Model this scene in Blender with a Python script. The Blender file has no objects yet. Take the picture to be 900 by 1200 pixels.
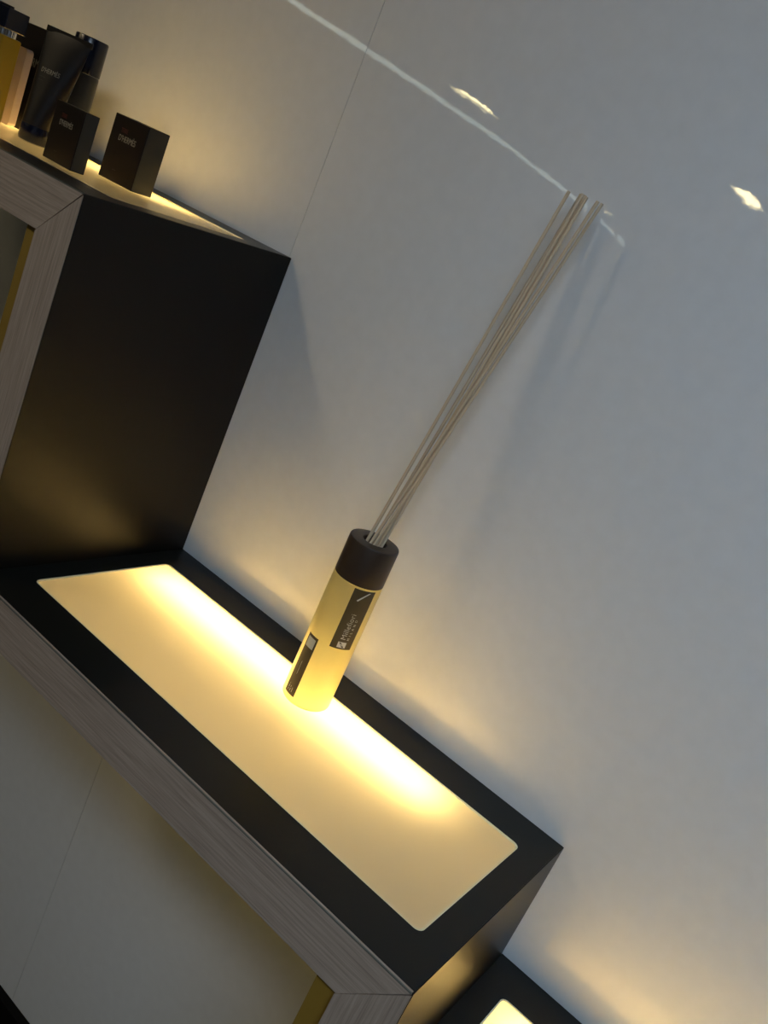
import bpy, bmesh, math, random
from mathutils import Matrix, Vector
random.seed(3)
S = bpy.context.scene
COL = S.collection
# ------------------------------------------------------------------ camera
# fitted on the 900x1200 frame; world: x along the wall, y into the wall, z up, origin = near left corner of middle podium top
Rw = ((0.7469728, 0.5395667, 0.3884577), (0.4860934, -0.0446007, -0.8727680), (-0.4535910, 0.8407606, -0.2955963))
cam = bpy.data.cameras.new('camera'); co = bpy.data.objects.new('camera', cam); COL.objects.link(co)
cx, cy, cz = [Vector(r) for r in Rw]
M = Matrix((cx, -cy, -cz)).transposed().to_4x4(); M.translation = (0.709319, -0.544179, 0.493282)
co.matrix_world = M
cam.sensor_fit = 'VERTICAL'; cam.sensor_height = 36; cam.lens = 36 * 1044.455 / 1200
cam.clip_start = .01; cam.clip_end = 60
S.camera = co
# ------------------------------------------------------------------ world, lights, exposure
S.view_settings.view_transform = 'Standard'; S.view_settings.look = 'None'
S.view_settings.exposure = 0; S.view_settings.gamma = 1
w = bpy.data.worlds.new('world'); S.world = w; w.use_nodes = True
w.node_tree.nodes['Background'].inputs[0].default_value = (.5, .6, .8, 1)
w.node_tree.nodes['Background'].inputs[1].default_value = .05
S.cycles.diffuse_bounces = 8
S.cycles.transmission_bounces = 12
S.cycles.sample_clamp_indirect = 6
TUBE = 11.0
TUBE_COL = (1, .71, .28)
XL, XR, YB, YF, ZF, ZC = -7.0, 3.2, 0.3, -18.0, -0.94, 1.70

def light(name, kind, loc, target, energy, color, **k):
    l = bpy.data.lights.new(name, kind); l.energy = energy; l.color = color
    for a, v in k.items(): setattr(l, a, v)
    o = bpy.data.objects.new(name, l); COL.objects.link(o); o.location = loc
    o.rotation_euler = (Vector(target) - Vector(loc)).to_track_quat('-Z', 'Y').to_euler()
    return o
# cool fill set at an added, unseen window in the right wall
light('cool_side_fill', 'AREA', (3.1, -4.6, .45), (0.8, .3, .30), 1.5, (.72, .84, 1), shape='RECTANGLE', size=2.2, size_y=1.5)
light('cool_fill', 'AREA', (1.3, -1.2, 1.60), (.84, .3, .30), 5.6, (.60, .79, 1), shape='RECTANGLE', size=1.0, size_y=.5, spread=math.radians(72))  # added fill that cools the right part of the wall
light('warm_fill', 'AREA', (-1.9, -1.5, 1.63), (-1.2, .3, 0), 2, (1, .78, .42), shape='RECTANGLE', size=1.1, size_y=.55)  # added fill that warms the left side
# shop spotlight up to the left that throws the soft shelf and reed shadows
light('spotlight_lamp', 'SPOT', (-1.02, -1.35, 1.60), (.25, .3, .2), 29, (1, .80, .52), shadow_soft_size=.13, spot_size=math.radians(95), spot_blend=.6)

# ------------------------------------------------------------------ materials
MATS = {}
def mat(name, col, rough=.5, spec=.5, metal=0, coat=0, coat_rough=.1, bump=None, **k):
    m = bpy.data.materials.new(name); m.use_nodes = True; nt = m.node_tree; b = nt.nodes['Principled BSDF']
    b.inputs['Base Color'].default_value = (*col, 1); b.inputs['Roughness'].default_value = rough
    b.inputs['Specular IOR Level'].default_value = spec; b.inputs['Metallic'].default_value = metal
    b.inputs['Coat Weight'].default_value = coat; b.inputs['Coat Roughness'].default_value = coat_rough
    for a, v in k.items(): b.inputs[a.replace('_', ' ')].default_value = v
    tc = nt.nodes.new('ShaderNodeTexCoord')
    n = nt.nodes.new('ShaderNodeTexNoise'); n.inputs['Scale'].default_value = bump[0] if bump else 60
    n.inputs['Detail'].default_value = 3
    nt.links.new(tc.outputs['Object'], n.inputs['Vector'])
    if bump:
        bp = nt.nodes.new('ShaderNodeBump'); bp.inputs['Strength'].default_value = bump[1]; bp.inputs['Distance'].default_value = bump[2]
        nt.links.new(n.outputs['Fac'], bp.inputs['Height']); nt.links.new(bp.outputs['Normal'], b.inputs['Normal'])
        if coat: nt.links.new(bp.outputs['Normal'], b.inputs['Coat Normal'])
    # faint tone variation
    mx = nt.nodes.new('ShaderNodeMix'); mx.data_type = 'RGBA'
    mx.inputs['A'].default_value = (*[c * .94 for c in col], 1); mx.inputs['B'].default_value = (*[min(1, c * 1.05) for c in col], 1)
    nt.links.new(n.outputs['Fac'], mx.inputs['Factor']); nt.links.new(mx.outputs['Result'], b.inputs['Base Color'])
    MATS[name] = m; return m

def wood(name, axis):
    m = bpy.data.materials.new(name); m.use_nodes = True; nt = m.node_tree; b = nt.nodes['Principled BSDF']
    L = nt.links
    tc = nt.nodes.new('ShaderNodeTexCoord'); mp = nt.nodes.new('ShaderNodeMapping')
    sc = [420, 420, 420]; sc[axis] = 12
    mp.inputs['Scale'].default_value = sc; L.new(tc.outputs['Object'], mp.inputs['Vector'])
    n = nt.nodes.new('ShaderNodeTexNoise'); n.inputs['Scale'].default_value = 1.0; n.inputs['Detail'].default_value = 5; n.inputs['Distortion'].default_value = .6
    L.new(mp.outputs[0], n.inputs['Vector'])
    mp2 = nt.nodes.new('ShaderNodeMapping'); s2 = [900, 900, 900]; s2[axis] = 30
    mp2.inputs['Scale'].default_value = s2; L.new(tc.outputs['Object'], mp2.inputs['Vector'])
    n2 = nt.nodes.new('ShaderNodeTexNoise'); n2.inputs['Scale'].default_value = 1.0; L.new(mp2.outputs[0], n2.inputs['Vector'])
    r = nt.nodes.new('ShaderNodeValToRGB')
    r.color_ramp.elements[0].position = .30; r.color_ramp.elements[0].color = (.200, .155, .125, 1)
    r.color_ramp.elements[1].position = .62; r.color_ramp.elements[1].color = (.37, .30, .245, 1)
    ad = nt.nodes.new('ShaderNodeMath'); ad.operation = 'MULTIPLY_ADD'; ad.inputs[1].default_value = .35; 
    L.new(n2.outputs['Fac'], ad.inputs[0]); 
    s = nt.nodes.new('ShaderNodeMath'); s.operation = 'MULTIPLY'; s.inputs[1].default_value = .66; L.new(n.outputs['Fac'], s.inputs[0])
    L.new(s.outputs[0], ad.inputs[2]); L.new(ad.outputs[0], r.inputs['Fac']); L.new(r.outputs['Color'], b.inputs['Base Color'])
    bp = nt.nodes.new('ShaderNodeBump'); bp.inputs['Strength'].default_value = .35; bp.inputs['Distance'].default_value = .0005
    L.new(ad.outputs[0], bp.inputs['Height']); L.new(bp.outputs['Normal'], b.inputs['Normal'])
    b.inputs['Roughness'].default_value = .55
    return m

def emit(name, col, strength, base=(.8, .8, .8)):
    m = mat(name, base, .4)
    b = m.node_tree.nodes['Principled BSDF']
    b.inputs['Emission Color'].default_value = (*col, 1); b.inputs['Emission Strength'].default_value = strength
    return m

WALL = mat('glossy_wall_laminate', (.57, .585, .60), .5, .15, coat=.75, coat_rough=.015, bump=(60, .06, .0004))
WALLGAP = mat('joint_backing', (.05, .045, .04), .8)  # dark backing behind the wall panels, showing in their joints
BLACK = mat('black_laminate', (.0040, .0032, .0020), .40, .24, bump=(900, .08, .0002))
TOPB = mat('black_top_laminate', (.0085, .0082, .0065), .36, .25, bump=(900, .08, .0002))
EDGE = mat('edge_band', (.10, .10, .085), .4)
LINING = mat('ochre_lining', (.22, .135, .02), .5)
WX = wood('grey_oak_lengthwise', 0); WZ = wood('grey_oak_upright', 2)
WHITE = mat('tray_white', (.66, .64, .58), .7)
RIM = mat('acrylic_rim', (.85, .80, .55), .25)
TUBEM = emit('warm_tube', TUBE_COL, TUBE)
UNDER = emit('warm_under_light', (1, .68, .16), 5)
METAL = mat('chrome', (.75, .77, .80), .15, metal=1)
CEIL = mat('ceiling_paint', (.42, .42, .42), .9)
ROOM = mat('room_wall_paint', (.32, .33, .36), .8)
FLOORM = mat('dark_floor', (.02, .019, .018), .5)
REED = mat('rattan', (.50, .40, .27), .6, bump=(400, .3, .0004))
CAPM = mat('brown_cap', (.034, .020, .012), .42, .5, bump=(700, .1, .0002))
LABELM = mat('brown_label', (.060, .042, .016), .5)
PRINT = mat('silver_print', (.62, .60, .55), .4)
PALE = mat('pale_patch', (.46, .46, .40), .5)
DARKBOX = mat('dark_brown_card', (.007, .004, .003), .45, .2)
GREYCARD = mat('grey_card_side', (.030, .029, .024), .5, .2)
REDP = mat('red_print', (.07, .006, .003), .5)
CREAMP = mat('cream_print', (.24, .215, .165), .5)
NAVY = mat('navy_plastic', (.0015, .003, .012), .22, .4)
TUBEBODY = mat('dark_tube_plastic', (.009, .007, .006), .4, .3)
CANM = mat('dark_blue_grey_metal', (.006, .008, .014), .35, .4)
CREAM = mat('cream_card', (.55, .43, .36), .45)

def diffuser():
    m = bpy.data.materials.new('frosted_diffuser'); m.use_nodes = True; nt = m.node_tree
    out = nt.nodes['Material Output']; nt.nodes.remove(nt.nodes['Principled BSDF'])
    tr = nt.nodes.new('ShaderNodeBsdfTranslucent'); tr.inputs[0].default_value = (.92, .82, .58, 1)
    df = nt.nodes.new('ShaderNodeBsdfDiffuse'); df.inputs[0].default_value = (.78, .72, .58, 1)
    gl = nt.nodes.new('ShaderNodeBsdfGlossy'); gl.inputs['Roughness'].default_value = .12
    m1 = nt.nodes.new('ShaderNodeMixShader'); m1.inputs[0].default_value = .35
    nt.links.new(tr.outputs[0], m1.inputs[1]); nt.links.new(df.outputs[0], m1.inputs[2])
    fr = nt.nodes.new('ShaderNodeFresnel'); fr.inputs[0].default_value = 1.35
    tc = nt.nodes.new('ShaderNodeTexCoord'); n = nt.nodes.new('ShaderNodeTexNoise'); n.inputs['Scale'].default_value = 300
    bp = nt.nodes.new('ShaderNodeBump'); bp.inputs['Strength'].default_value = .05; bp.inputs['Distance'].default_value = .0003
    nt.links.new(tc.outputs['Object'], n.inputs['Vector']); nt.links.new(n.outputs['Fac'], bp.inputs['Height']); nt.links.new(bp.outputs[0], gl.inputs['Normal'])
    m2 = nt.nodes.new('ShaderNodeMixShader'); nt.links.new(fr.outputs[0], m2.inputs[0])
    nt.links.new(m1.outputs[0], m2.inputs[1]); nt.links.new(gl.outputs[0], m2.inputs[2]); nt.links.new(m2.outputs[0], out.inputs[0])
    return m
def clear():
    m = bpy.data.materials.new('clear_underside'); m.use_nodes = True; nt = m.node_tree
    nt.nodes.remove(nt.nodes['Principled BSDF']); t = nt.nodes.new('ShaderNodeBsdfTransparent')
    nt.links.new(t.outputs[0], nt.nodes['Material Output'].inputs[0]); return m
def frosted(name, tcol, dcol, f=.35):
    m = bpy.data.materials.new(name); m.use_nodes = True; nt = m.node_tree
    out = nt.nodes['Material Output']; nt.nodes.remove(nt.nodes['Principled BSDF'])
    tr = nt.nodes.new('ShaderNodeBsdfTranslucent'); tr.inputs[0].default_value = (*tcol, 1)
    df = nt.nodes.new('ShaderNodeBsdfDiffuse'); df.inputs[0].default_value = (*dcol, 1)
    gl = nt.nodes.new('ShaderNodeBsdfGlossy'); gl.inputs['Roughness'].default_value = .28
    m1 = nt.nodes.new('ShaderNodeMixShader'); m1.inputs[0].default_value = f
    nt.links.new(tr.outputs[0], m1.inputs[1]); nt.links.new(df.outputs[0], m1.inputs[2])
    lw = nt.nodes.new('ShaderNodeFresnel'); lw.inputs[0].default_value = 1.4
    m2 = nt.nodes.new('ShaderNodeMixShader'); nt.links.new(lw.outputs[0], m2.inputs[0])
    nt.links.new(m1.outputs[0], m2.inputs[1]); nt.links.new(gl.outputs[0], m2.inputs[2]); nt.links.new(m2.outputs[0], out.inputs[0])
    return m
DIFF = diffuser(); CLEAR = clear()
FROST = frosted('frosted_yellow_glass', (1, .95, .60), (.94, .84, .42), .16)
AMBER = frosted('yellow_perfume_glass', (.62, .48, .06), (.30, .22, .02), .5)

# ------------------------------------------------------------------ mesh helpers
def obj(name, bm, m, parent=None, smooth=False, recalc=True):
    me = bpy.data.meshes.new(name)
    if recalc: bmesh.ops.recalc_face_normals(bm, faces=bm.faces)
    bm.to_mesh(me); bm.free()
    for x in (m if isinstance(m, (list, tuple)) else [m]): me.materials.append(x)
    if smooth:
        for p in me.polygons: p.use_smooth = True
        try: me.set_sharp_from_angle(angle=math.radians(35))
        except Exception: pass
    o = bpy.data.objects.new(name, me); COL.objects.link(o)
    if parent: o.parent = parent
    return o
def tag(o, label=None, cat=None, group=None, kind=None):
    for k, v in (('label', label), ('category', cat), ('group', group), ('kind', kind)):
        if v: o[k] = v
    return o
def empty(name, loc, label=None, cat=None, group=None, rz=0):
    o = bpy.data.objects.new(name, None); COL.objects.link(o); o.location = loc; o.rotation_euler.z = rz
    o.empty_display_size = .05
    return tag(o, label, cat, group)
def box(bm, x0, x1, y0, y1, z0, z1):
    r = bmesh.ops.create_cube(bm, size=1)
    bmesh.ops.scale(bm, vec=(x1 - x0, y1 - y0, z1 - z0), verts=r['verts'])
    bmesh.ops.translate(bm, vec=((x0 + x1) / 2, (y0 + y1) / 2, (z0 + z1) / 2), verts=r['verts'])
    return r['verts']
def bevel_all(bm, w_, seg=2):
    bmesh.ops.bevel(bm, geom=list(bm.edges), offset=w_, segments=seg, profile=.6, affect='EDGES', clamp_overlap=True)
def bx(name, d, m, parent=None, bev=0, seg=2):
    bm = bmesh.new(); box(bm, *d)
    if bev: bevel_all(bm, bev, seg)
    return obj(name, bm, m, parent)
def prism(name, pts, axis, a, b, m, parent=None, bev=0):
    """polygon pts in the plane normal to axis, extruded a..b"""
    bm = bmesh.new()
    def P(p, h): 
        return {0: (h, p[0], p[1]), 1: (p[0], h, p[1]), 2: (p[0], p[1], h)}[axis]
    A = [bm.verts.new(P(p, a)) for p in pts]; B = [bm.verts.new(P(p, b)) for p in pts]
    n = len(pts); bm.faces.new(A); bm.faces.new(B[::-1])
    for i in range(n): bm.faces.new((A[i], B[i], B[(i + 1) % n], A[(i + 1) % n]))
    if bev: bevel_all(bm, bev, 1)
    return obj(name, bm, m, parent)
def lathe(name, prof, m, parent=None, seg=64, loc=(0, 0, 0), caps=True):
    bm = bmesh.new(); rings = []
    for r, z in prof:
        rings.append([bm.verts.new((loc[0] + r * math.cos(2 * math.pi * i / seg), loc[1] + r * math.sin(2 * math.pi * i / seg), loc[2] + z)) for i in range(seg)])
    for a, b in zip(rings, rings[1:]):
        for i in range(seg): bm.faces.new((a[i], a[(i + 1) % seg], b[(i + 1) % seg], b[i]))
    if caps:
        bm.faces.new(rings[0][::-1])
        if caps != 'bottom': bm.faces.new(rings[-1])
    return obj(name, bm, m, parent, smooth=True)
def rrect(x0, x1, y0, y1, r, n=6):
    out = []
    for cx_, cy_, a0 in ((x1 - r, y1 - r, 0), (x0 + r, y1 - r, 90), (x0 + r, y0 + r, 180), (x1 - r, y0 + r, 270)):
        for i in range(n + 1):
            a = math.radians(a0 + 90 * i / n); out.append((cx_ + r * math.cos(a), cy_ + r * math.sin(a)))
    return out
def text_bm(s, size, fn, extrude=.00008, align='LEFT', sx=1.0, thin=0.0, spacing=1.0):
    c = bpy.data.curves.new('t', 'FONT'); c.body = s; c.size = size; c.extrude = extrude; c.align_x = align; c.resolution_u = 3
    c.space_character = spacing; c.offset = -size * thin
    o = bpy.data.objects.new('t', c); COL.objects.link(o)
    dg = bpy.context.evaluated_depsgraph_get(); dg.update()
    me = bpy.data.meshes.new_from_object(o.evaluated_get(dg))
    bpy.data.objects.remove(o)
    bm = bmesh.new(); bm.from_mesh(me); bpy.data.meshes.remove(me)
    for v in bm.verts: v.co = fn(v.co.x * sx, v.co.y, v.co.z)
    return bm

# ------------------------------------------------------------------ the room shell
bw = empty('wall_back', (0, 0, 0)); tag(bw, kind='structure')
def struct(name, d, m, parent=None):
    o = bx(name, d, m, parent)
    if not parent: o['kind'] = 'structure'
    return o
struct('wall_core', (XL, XR, YB + .012, YB + .10, ZF, ZC), WALLGAP, bw)
W = 1.25
x = -.0032
while x > XL + .01: x -= W
while x < XR:
    a, b = max(x, XL), min(x + W, XR)
    bx('wall_panel', (a + .0004, b - .0004, YB, YB + .012, ZF + .002, ZC - .002), WALL, bw)
    x += W
struct('floor', (XL - .1, XR + .1, YF - .1, YB + .1, ZF - .05, ZF), FLOORM)
struct('ceiling', (XL - .1, XR + .1, YF - .1, YB + .1, ZC, ZC + .05), CEIL)
struct('wall_left', (XL - .1, XL, YF, YB + .1, ZF, ZC), ROOM)
struct('wall_front', (XL, XR, YF - .1, YF, ZF, ZC), ROOM)
# right wall with an opening for the added window
wy0, wy1, wz0, wz1 = -5.8, -3.4, -.35, 1.25
bm = bmesh.new()
box(bm, XR, XR + .1, YF, wy0, ZF, ZC); box(bm, XR, XR + .1, wy1, YB + .1, ZF, ZC)
box(bm, XR, XR + .1, wy0, wy1, ZF, wz0); box(bm, XR, XR + .1, wy0, wy1, wz1, ZC)
tag(obj('wall_right', bm, ROOM), kind='structure')
wn = empty('fill_window', (XR, wy0, wz0)); tag(wn, kind='structure')  # unseen window added to go with the cool side fill
bm = bmesh.new(); fw = .06
for d in ((0.02, .08, 0, fw, 0, wz1 - wz0), (0.02, .08, wy1 - wy0 - fw, wy1 - wy0, 0, wz1 - wz0), (0.02, .08, fw, wy1 - wy0 - fw, 0, fw),
          (0.02, .08, fw, wy1 - wy0 - fw, wz1 - wz0 - fw, wz1 - wz0), (0.03, .07, (wy1 - wy0) / 2 - .02, (wy1 - wy0) / 2 + .02, fw, wz1 - wz0 - fw)): box(bm, *d)
obj('window_frame', bm, WHITE, wn)
bx('pane', (.045, .052, fw, wy1 - wy0 - fw, fw, wz1 - wz0 - fw), mat('window_glass', (.9, .95, 1), .05, Transmission_Weight=1.0), wn)
# black skirting below the wall panels
o = bx('baseboard_back', (XL, XR, YB - .014, YB, ZF, -.842), mat('black_skirting', (.002, .002, .002), .7, .1), None, .001, 1); o['kind'] = 'structure'

# ceiling fittings (they show as reflections in the glossy wall)
def downlight(xc, ya, yb_, wdt, s, label):
    t = empty('ceiling_light', (xc, (ya + yb_) / 2, ZC - .03), label, 'light', 'downlights in the ceiling')
    L = abs(yb_ - ya) / 2
    bm = bmesh.new()
    for d in ((-wdt - .02, -wdt, -L - .02, L + .02), (wdt, wdt + .02, -L - .02, L + .02), (-wdt, wdt, -L - .02, -L), (-wdt, wdt, L, L + .02)): box(bm, *d, -.01, .03)
    obj('frame', bm, METAL, t)
    bm = bmesh.new(); pts = rrect(-wdt, wdt, -L, L, wdt * .9)
    A = [bm.verts.new((p[0], p[1], .01)) for p in pts]; Bv = [bm.verts.new((p[0], p[1], .02)) for p in pts]
    bm.faces.new(A); bm.faces.new(Bv)
    for i in range(len(pts)): bm.faces.new((A[i], Bv[i], Bv[(i + 1) % len(pts)], A[(i + 1) % len(pts)]))
    obj('lamp', bm, emit('warm_lamp', (1, .82, .42), s), t)
downlight(-4.10, -5.85, -6.55, .085, 42, 'warm elongated downlight seen mirrored high on the wall')
downlight(-1.49, -5.95, -6.6, .085, 42, 'warm downlight seen mirrored at the right edge of the wall')
downlight(-4.65, -10.75, -11.3, .07, 42, 'small warm downlight seen mirrored behind the reed tips')
bm = bmesh.new()
pts = [(-5.35, -3.9), (-5.16, -4.7), (-4.98, -6.2), (-4.92, -8), (-4.98, -9.4), (-5.15, -11.3), (-5.5, -13.4), (-6.1, -16)]
rows = []
for i, (px, py) in enumerate(pts):
    rows.append([bm.verts.new((px + dx, py, ZC + dz)) for dx, dz in ((-.035, -.001), (-.035, -.03), (.035, -.03), (.035, -.001))])
for a, b in zip(rows, rows[1:]):
    for i in range(4): bm.faces.new((a[i], a[(i + 1) % 4], b[(i + 1) % 4], b[i]))
bm.faces.new(rows[0]); bm.faces.new(rows[-1][::-1])
tag(obj('light_strip', bm, emit('cool_strip', (.86, 1, .92), 4.2)), 'long white ceiling light strip mirrored as a diagonal streak', 'light')
for nm, px, py, cc, lb in (('cool', 1.3, -1.2, (.74, .86, 1), 'added cool fill panel on the ceiling over the aisle'), ('warm', -1.9, -1.5, (1, .78, .42), 'added warm fill panel on the ceiling toward the left')):  # fittings added for the two fills, kept out of the wall reflections
    t = empty('ceiling_fill_panel', (px, py, ZC - .04), lb, 'light', 'added ceiling fill panels')
    bx('housing', (-.57, .57, -.30, .30, .0, .04), METAL, t)
    bx('lens', (-.55, .55, -.275, .275, -.006, .0), emit(nm + '_lens', cc, 3), t)
# the spotlight fitting itself
t = empty('ceiling_spotlight', (-1.02, -1.35, ZC), 'small round ceiling spotlight aimed at the podiums', 'light')
lathe('lamp_housing', [(.05, -.085), (.055, -.08), (.055, -.012), (.07, -.01), (.07, 0)][::-1], METAL, t, 32, caps=False)

# ------------------------------------------------------------------ podiums
T, D = .0518, .30
def podium(x0, z0, leg_drop, label, w_=.5988):
    p = empty('display_podium', (x0, 0, z0), label, 'display podium', 'stepped display podiums along the wall')
    y0 = .004
    px0, px1, py0, py1 = .0285, w_ - .0285, .055, .2485
    # top board: a slab with a rounded rectangular opening
    bm = bmesh.new()
    outer = [(0.0005, y0), (w_, y0), (w_, D - .0008), (.0005, D - .0008)]
    hole = rrect(px0, px1, py0, py1, .007)
    def loop(pts, z): return [bm.verts.new((q[0], q[1], z)) for q in pts]
    for z in (0, -T):
        o_, h_ = loop(outer, z), loop(hole, z)
        es = [bm.edges.new((o_[i], o_[(i + 1) % 4])) for i in range(4)] + [bm.edges.new((h_[i], h_[(i + 1) % len(h_)])) for i in range(len(h_))]
        bmesh.ops.triangle_fill(bm, use_beauty=True, edges=es)
        if z == 0: O0, H0 = o_, h_
    for i in range(4): bm.faces.new((O0[i], o_[i], o_[(i + 1) % 4], O0[(i + 1) % 4]))
    for i in range(len(H0)): bm.faces.new((H0[i], h_[i], h_[(i + 1) % len(H0)], H0[(i + 1) % len(H0)]))
    obj('top_board', bm, TOPB, p)
    # white light tray below the opening
    bm = bmesh.new()
    def tl(z, ins): return [bm.verts.new((q[0], q[1], z)) for q in rrect(px0 + ins, px1 - ins, py0 + ins, py1 - ins, .006)]
    a, b = tl(-.0062, .0004), tl(-T + .003, .0004)
    n = len(a)
    for i in range(n): bm.faces.new((a[i], b[i], b[(i + 1) % n], a[(i + 1) % n]))
    bm.faces.new(b)
    tray = obj('light_tray', bm, WHITE, p)
    bm = bmesh.new(); box(bm, .046, .480, .194, .243, -.030, -.022); bevel_all(bm, .003, 2)
    obj('lamp_strip', bm, TUBEM, p)
    bx('lamp_base', (.040, .486, .192, .245, -.040, -.0302), METAL, p, .001, 1)
    # frosted panel
    bm = bmesh.new()
    def pl(z, ins): return [bm.verts.new((q[0], q[1], z)) for q in rrect(px0 + ins, px1 - ins, py0 + ins, py1 - ins, .0055)]
    a, b = pl(-.0012, .0016), pl(-.006, .0016); n = len(a)
    f = bm.faces.new(a); f.material_index = 0
    g = bm.faces.new(b[::-1]); g.material_index = 1
    for i in range(n):
        q = bm.faces.new((a[i], b[i], b[(i + 1) % n], a[(i + 1) % n])); q.material_index = 1
    obj('diffuser_panel', bm, [DIFF, CLEAR], p)
    bm = bmesh.new()
    h0 = [bm.verts.new((q[0], q[1], .0002)) for q in rrect(px0 - .0002, px1 + .0002, py0 - .0002, py1 + .0002, .0072)]
    h1 = [bm.verts.new((q[0], q[1], .0002)) for q in rrect(px0 + .0015, px1 - .0015, py0 + .0015, py1 - .0015, .0056)]
    h2 = [bm.verts.new((q[0], q[1], -.005)) for q in rrect(px0 + .0015, px1 - .0015, py0 + .0015, py1 - .0015, .0056)]
    for A_, B_ in ((h0, h1), (h1, h2)):
        for i in range(n): bm.faces.new((A_[i], A_[(i + 1) % n], B_[(i + 1) % n], B_[i]))
    obj('panel_rim', bm, RIM, p)
    # right leg board (its front trim is mitred with the trim of the top)
    bx('leg_panel', (w_ - T + .001, w_ - .0002, y0, D - .0008, -leg_drop, -T - .0002), BLACK, p)
    # close the end of the top with the same laminate
    bx('side_face', (w_ - .0004, w_ + .0012, .0006, D - .0008, -leg_drop, -.0003), BLACK, p)
    g_ = .0006
    prism('front_trim', [(.0006, -.0004), (w_, -.0004), (w_ - T + .001, -T + .0006 - g_ * 0), (.0006, -T + .0006)], 1, 0, y0, WX, p)
    prism('leg_trim', [(w_ + .0006, -.0016), (w_ + .0006, -leg_drop), (w_ - T, -leg_drop), (w_ - T, -T - .0008)], 1, 0, y0, WZ, p)
    bx('edge_band', (.0006, w_ - .0004, -.0002, .0012, -.0009, .0002), EDGE, p)
    if z0 < .1: bx('under_light', (.10, w_ - .10, .085, .110, -T - .012, -T - .0002), UNDER, p)
    bx('lining_strip', (w_ - T - .021, w_ - T + .001, .006, .012, -leg_drop, -T), LINING, p)
    return p
podium(-.5988, .4009, .4009 + T, 'highest black topped podium at upper left carrying the boxed cosmetics')
podium(.0012, 0, .1475 + T, 'middle podium with the reed diffuser bottle on its glowing panel')
podium(.6012, -.1475, .70, 'lowest podium at the bottom edge with only its panel corner showing')

# ------------------------------------------------------------------ reed diffuser
BX, BY, BR = .305, .2135, .0272
d = empty('diffuser_bottle', (BX, BY, -.001), 'frosted yellow cylindrical bottle with brown cap standing on the glowing middle panel', 'bottle')
r = BR
lathe('glass_body', [(r - .004, 0), (r - .0015, .0006), (r - .0003, .002), (r, .004), (r, .150), (r - .001, .153), (.016, .1535), (.016, .158)], [FROST, CLEAR], d, 72, caps='bottom')
for f_ in d.children[0].data.polygons:
    if f_.center.z < .0003: f_.material_index = 1
lathe('cap', [(r - .0012, .1538), (r - .0002, .1540), (r - .0002, .1945), (r - .0008, .1960), (r - .0022, .1966), (.0136, .1966), (.0126, .1958), (.0122, .194), (.0122, .1745), (.0170, .1740), (.0170, .1545)], CAPM, d, 72, caps=False)
def cylpatch(name, a0, a1, z0, z1, rad, m, parent, n=24, th=.0003):
    bm = bmesh.new(); g = []
    for k, rr in enumerate((rad, rad + th)):
        g.append([[bm.verts.new((rr * math.cos(math.radians(a0 + (a1 - a0) * i / n)), rr * math.sin(math.radians(a0 + (a1 - a0) * i / n)), z)) for i in range(n + 1)] for z in (z0, z1)])
    for G in g:
        for i in range(n): bm.faces.new((G[0][i], G[0][i + 1], G[1][i + 1], G[1][i]))
    for i in range(n):
        for k in (0, 1): bm.faces.new((g[0][k][i], g[0][k][i + 1], g[1][k][i + 1], g[1][k][i]))
    for e in (0, n): bm.faces.new((g[0][0][e], g[1][0][e], g[1][1][e], g[0][1][e]))
    return obj(name, bm, m, parent, True)
def wrapfn(a_line, z0, rad):
    """text runs upward along z; letter tops point towards smaller angle"""
    def f(tx, ty, tz):
        a = math.radians(a_line) - ty / rad; rr = rad + .00085 + tz
        return Vector((rr * math.cos(a), rr * math.sin(a), z0 + tx))
    return f
fl = cylpatch('front_label', -60.5, -10, .0815, .1518, r + .0001, LABELM, d)
tag(fl, 'brown label with upright silver lettering and square emblem')
obj('lettering', text_bm('Millefiori', .0080, wrapfn(-33.5, .0930, r), spacing=1.08, thin=.016), PRINT, fl)
obj('lettering', text_bm('M I L A N O', .0036, wrapfn(-24.5, .0930, r), spacing=1.35, thin=.01), PRINT, fl)
# emblem: square with a dark leaning bar cut into it
cylpatch('emblem', -46, -27, .0835, .0900, r + .0005, PRINT, fl, 8)
bm = bmesh.new()
def cpt(a, z, rr): return (rr * math.cos(math.radians(a)), rr * math.sin(math.radians(a)), z)
q = [(-44, .0895), (-40, .0895), (-30, .0840), (-35, .0840)]
A_ = [bm.verts.new(cpt(a, z, r + .00095)) for a, z in q]; B_ = [bm.verts.new(cpt(a, z, r + .0006)) for a, z in q]
bm.faces.new(A_); bm.faces.new(B_)
for i in range(4): bm.faces.new((A_[i], B_[i], B_[(i + 1) % 4], A_[(i + 1) % 4]))
obj('emblem_bar', bm, LABELM, fl)
bm = bmesh.new()
q = [(-47, .1400), (-44.5, .1392), (-23.5, .1505), (-26, .1505)]
A_ = [bm.verts.new(cpt(a, z, r + .0016)) for a, z in q]; B_ = [bm.verts.new(cpt(a, z, r + .0011)) for a, z in q]
bm.faces.new(A_); bm.faces.new(B_)
for i in range(4): bm.faces.new((A_[i], B_[i], B_[(i + 1) % 4], A_[(i + 1) % 4]))
obj('slash_mark', bm, PRINT, fl)
sl = cylpatch('side_label', -119.5, -87.5, .0085, .0815, r + .0001, LABELM, d)
tag(sl, 'narrow brown label with a pale grey square')
cylpatch('pale_square', -115, -92, .067, .0785, r + .0004, PALE, sl, 8)
for k, (s, sz, al, z0) in enumerate((('-----------------', .0030, -102, .0335), ('-- --- -', .0034, -108, .012), ('--- --', .0034, -102, .012), ('-----', .0034, -96, .012))):
    obj('lettering', text_bm(s, sz, wrapfn(al, z0, r)), PRINT, sl)

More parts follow.
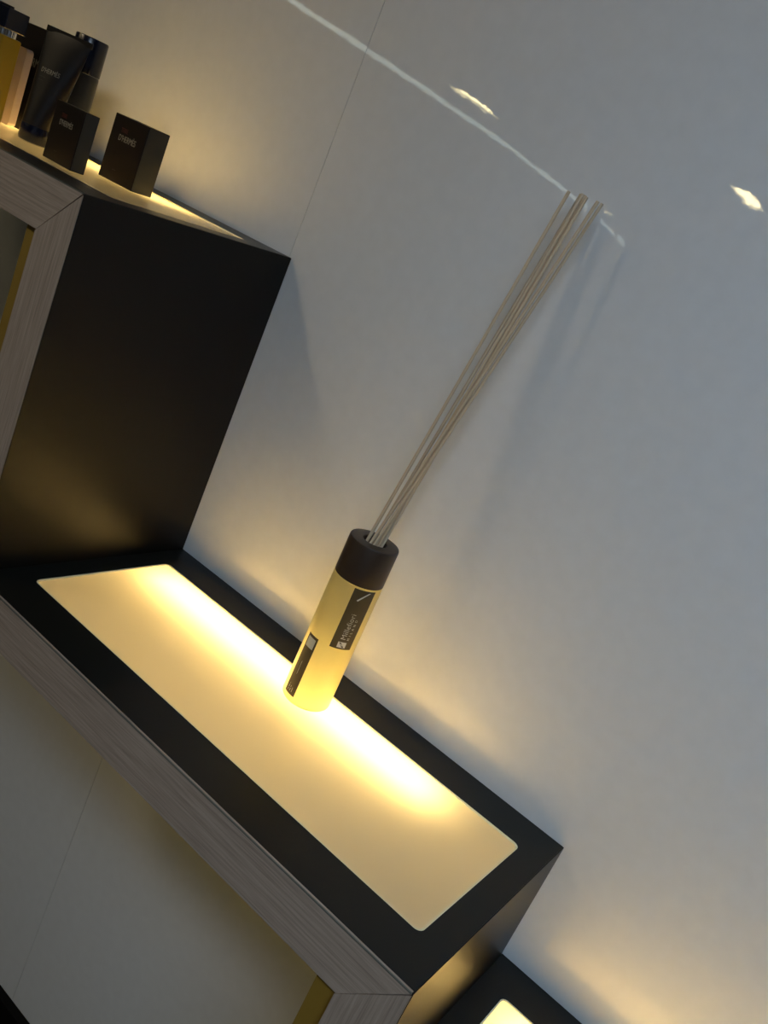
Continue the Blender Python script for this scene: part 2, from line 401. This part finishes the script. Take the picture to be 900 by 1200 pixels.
# reeds: from inside the bottle up to their tips (tips lean back to the wall)
def reed(base, tip, label, group):
    bm = bmesh.new(); a, b = Vector(base), Vector(tip); n = (b - a).normalized(); L = (b - a).length
    rot = n.to_track_quat('Z', 'Y').to_matrix().to_4x4()
    seg, rings = 10, 14; prev = None
    bow = Vector((random.uniform(-1, 1), random.uniform(-1, 1), 0)) * .0008
    for i in range(rings + 1):
        f = i / rings; c = a.lerp(b, f) + bow * math.sin(math.pi * f)
        rr = .00170 * (1 + .05 * math.sin(9 * f + base[0] * 900))
        ring = [bm.verts.new(c - a + (rot @ Vector((rr * math.cos(2 * math.pi * k / seg), rr * math.sin(2 * math.pi * k / seg), 0)))) for k in range(seg)]
        if prev:
            for k in range(seg): bm.faces.new((prev[k], prev[(k + 1) % seg], ring[(k + 1) % seg], ring[k]))
        else: bm.faces.new(ring[::-1])
        prev = ring
    bm.faces.new(prev)
    o = obj('reed', bm, REED, None, True); o.location = a
    tag(o, label, 'reed', group)
zt = .5775
def at_hole(h, tip, zb=.085):
    hv, tv = Vector(h), Vector(tip); f = (zb - tv.z) / (hv.z - tv.z); return tuple(tv.lerp(hv, f))
G = 'rattan reeds in the diffuser bottle'
specs = [((.2968, .2138, .196), (.3110, .2710, .5765), 'thin rattan reed standing apart at the left of the bunch'),
 ((.3005, .2190, .196), (.3190, .2810, .5790), 'rattan reed in the tight middle cluster of the bunch'),
 ((.3052, .2215, .196), (.3228, .2830, .5795), 'rattan reed in the tight middle cluster of the bunch'),
 ((.3095, .2190, .196), (.3240, .2740, .5790), 'rattan reed in the tight middle cluster of the bunch'),
 ((.3132, .2165, .196), (.3280, .2760, .5780), 'rattan reed in the tight middle cluster of the bunch'),
 ((.3035, .2092, .196), (.3465, .2620, .5765), 'front rattan reed of the pair leaning furthest right'),
 ((.3078, .2100, .196), (.3490, .2672, .5765), 'rear rattan reed of the pair leaning furthest right')]
def segd(p, q):
    a0, a1, b0, b1 = [Vector(v) for v in (*p, *q)]; m = 9
    for i in range(81):
        u = a0.lerp(a1, i / 80)
        for k in range(81): m = min(m, (u - b0.lerp(b1, k / 80)).length)
    return m
for i in range(len(specs)):
    for k in range(i):
        m_ = segd((at_hole(specs[i][0], specs[i][1]), specs[i][1]), (at_hole(specs[k][0], specs[k][1]), specs[k][1]))
        if m_ < .0036: print('REEDS', i, k, round(m_, 5))
for h, tp, lb in specs: reed(at_hole(h, tp), tp, lb, G)

# ------------------------------------------------------------------ cosmetics on the upper podium
ZT = .4009 - .0009
def carton(loc, w_, dp, h, rz, label, foot=True):
    c = empty('cosmetic_carton', loc, label, 'box', 'dark cosmetic cartons on the upper podium', rz)
    bx('carton_body', (0, w_, 0, dp, 0, h), DARKBOX, c, .0006, 1)
    bx('side_panel', (w_, w_ + .0004, .0008, dp - .0008, .0008, h - .0008), GREYCARD, c)
    def fn(u0, z0): return lambda tx, ty, tz: Vector((u0 + tx, -.0003 - tz, z0 + ty))
    k = h / .072
    obj('red_lettering', text_bm('TERRE', .0070 * k, fn(w_ * .28, h * .76), sx=.62), REDP, c)
    obj('lettering', text_bm("D'HERM\u00c8S", .0095 * k, fn(w_ * .26, h * .63), sx=.72), CREAMP, c)
    if foot: obj('small_print', text_bm('----- ---', .0034 * k, fn(w_ * .34, h * .17), sx=.62), mat('dim_print', (.05, .045, .038), .5), c)
    return c
carton((-.2037, .1680, ZT), .0612, .0305, .0725, 0, 'dark brown carton with grey side standing nearest the wall, right of the others')
carton((-.2045, .0930, ZT), .0570, .0175, .0615, math.radians(-4), 'low dark carton near the front edge, overlapping the cosmetic tube')
# big carton behind
c = empty('tall_carton', (-.4700, .1970, ZT), 'tall dark carton at the back between the cream card and the tube', 'box')
bx('carton_body', (0, .088, 0, .045, 0, .1265), DARKBOX, c, .0006, 1)
def fn(tx, ty, tz): return Vector((.024 + tx, -.0003 - tz, .079 + ty))
obj('lettering', text_bm("D'HERM\u00c8S", .0150, fn, sx=.70), CREAMP, c)
# cosmetic tube: round foot, flattening to a straight crimp
c = empty('cosmetic_tube', (-.3020, .1455, ZT), 'dark squeeze tube standing on its glossy navy cap', 'tube', None, math.radians(25))
lathe('tube_cap', [(.0160, 0), (.0180, .0012), (.0188, .004), (.0188, .018), (.0184, .020)], NAVY, c, 48)
bm = bmesh.new(); prev = None; N = 40; rows = 16
for i in range(rows + 1):
    f = i / rows; z = .020 + f * .108
    a = .0182 + (.0290 - .0182) * min(1, f * 1.03); b = .0182 * (1 - f) ** .8 + .0011
    ox = .009 * f
    ring = [bm.verts.new((ox + a * math.cos(2 * math.pi * k / N), b * math.sin(2 * math.pi * k / N), z)) for k in range(N)]
    if prev:
        for k in range(N): bm.faces.new((prev[k], prev[(k + 1) % N], ring[(k + 1) % N], ring[k]))
    else: bm.faces.new(ring[::-1])
    prev = ring
bm.faces.new(prev)
tb = obj('tube_body', bm, TUBEBODY, c, True)
bx('crimp', (-.0205, .0385, -.0014, .0014, .1235, .1300), TUBEBODY, c, .0004, 1)
def tubefn(z0, u0):
    def f(tx, ty, tz):
        z = z0 + ty; fr = (z - .020) / .108; a = .0182 + .0108 * min(1, fr * 1.03); b = .0182 * (1 - fr) ** .8 + .0011
        xx = u0 + tx; s = max(0, 1 - ((xx - .009 * fr) / a) ** 2)
        return Vector((xx, -b * math.sqrt(s) - .0004 - tz, z))
    return f
obj('lettering', text_bm("D'HERM\u00c8S", .0075, tubefn(.0800, -.0090), sx=.72), CREAMP, c)
obj('small_print', text_bm("----- ---", .0036, tubefn(.0740, -.0090), sx=.8), MATS['dim_print'], c)
obj('small_print', text_bm("--- ----", .0036, tubefn(.0700, -.0090), sx=.8), MATS['dim_print'], c)
# round stick bottle behind the tube
c = empty('spray_can', (-.3310, .2050, ZT), 'dark round can with navy cap standing behind the squeeze tube', 'can')
lathe('can_body', [(.0178, 0), (.0190, .002), (.0195, .006), (.0195, .094), (.0188, .097)], CANM, c, 56)
lathe('can_cap', [(.0194, .0972), (.0198, .098), (.0198, .1370), (.0190, .1382)], NAVY, c, 56)
# perfume bottle and cream card at the left edge
c = empty('perfume_bottle', (-.4440, .1240, ZT), 'square yellow glass perfume bottle with black cap at the left edge', 'bottle')
bx('glass_body', (0, .0640, 0, .026, 0, .1000), AMBER, c, .003, 3)
for sx in (.010, .026, .042, .056):
    lathe('collar', [(.0052, .1001), (.0052, .1070)], METAL, c, 24, loc=(sx, .013, 0))
bx('cap', (-.001, .0655, -.001, .027, .1071, .1305), NAVY, c, .0008, 1)
bx('cap_plate', (-.003, .0290, -.002, .028, .1306, .1340), NAVY, c, .0006, 1)
pts = rrect(0, .0560, 0, .0960, .0055)
o = prism('cream_card', [(p_[0], p_[1]) for p_ in pts], 1, 0, .010, CREAM); o.location = (-.4690, .1800, ZT)
tag(o, 'upright cream card with rounded corners behind the perfume bottle', 'card')
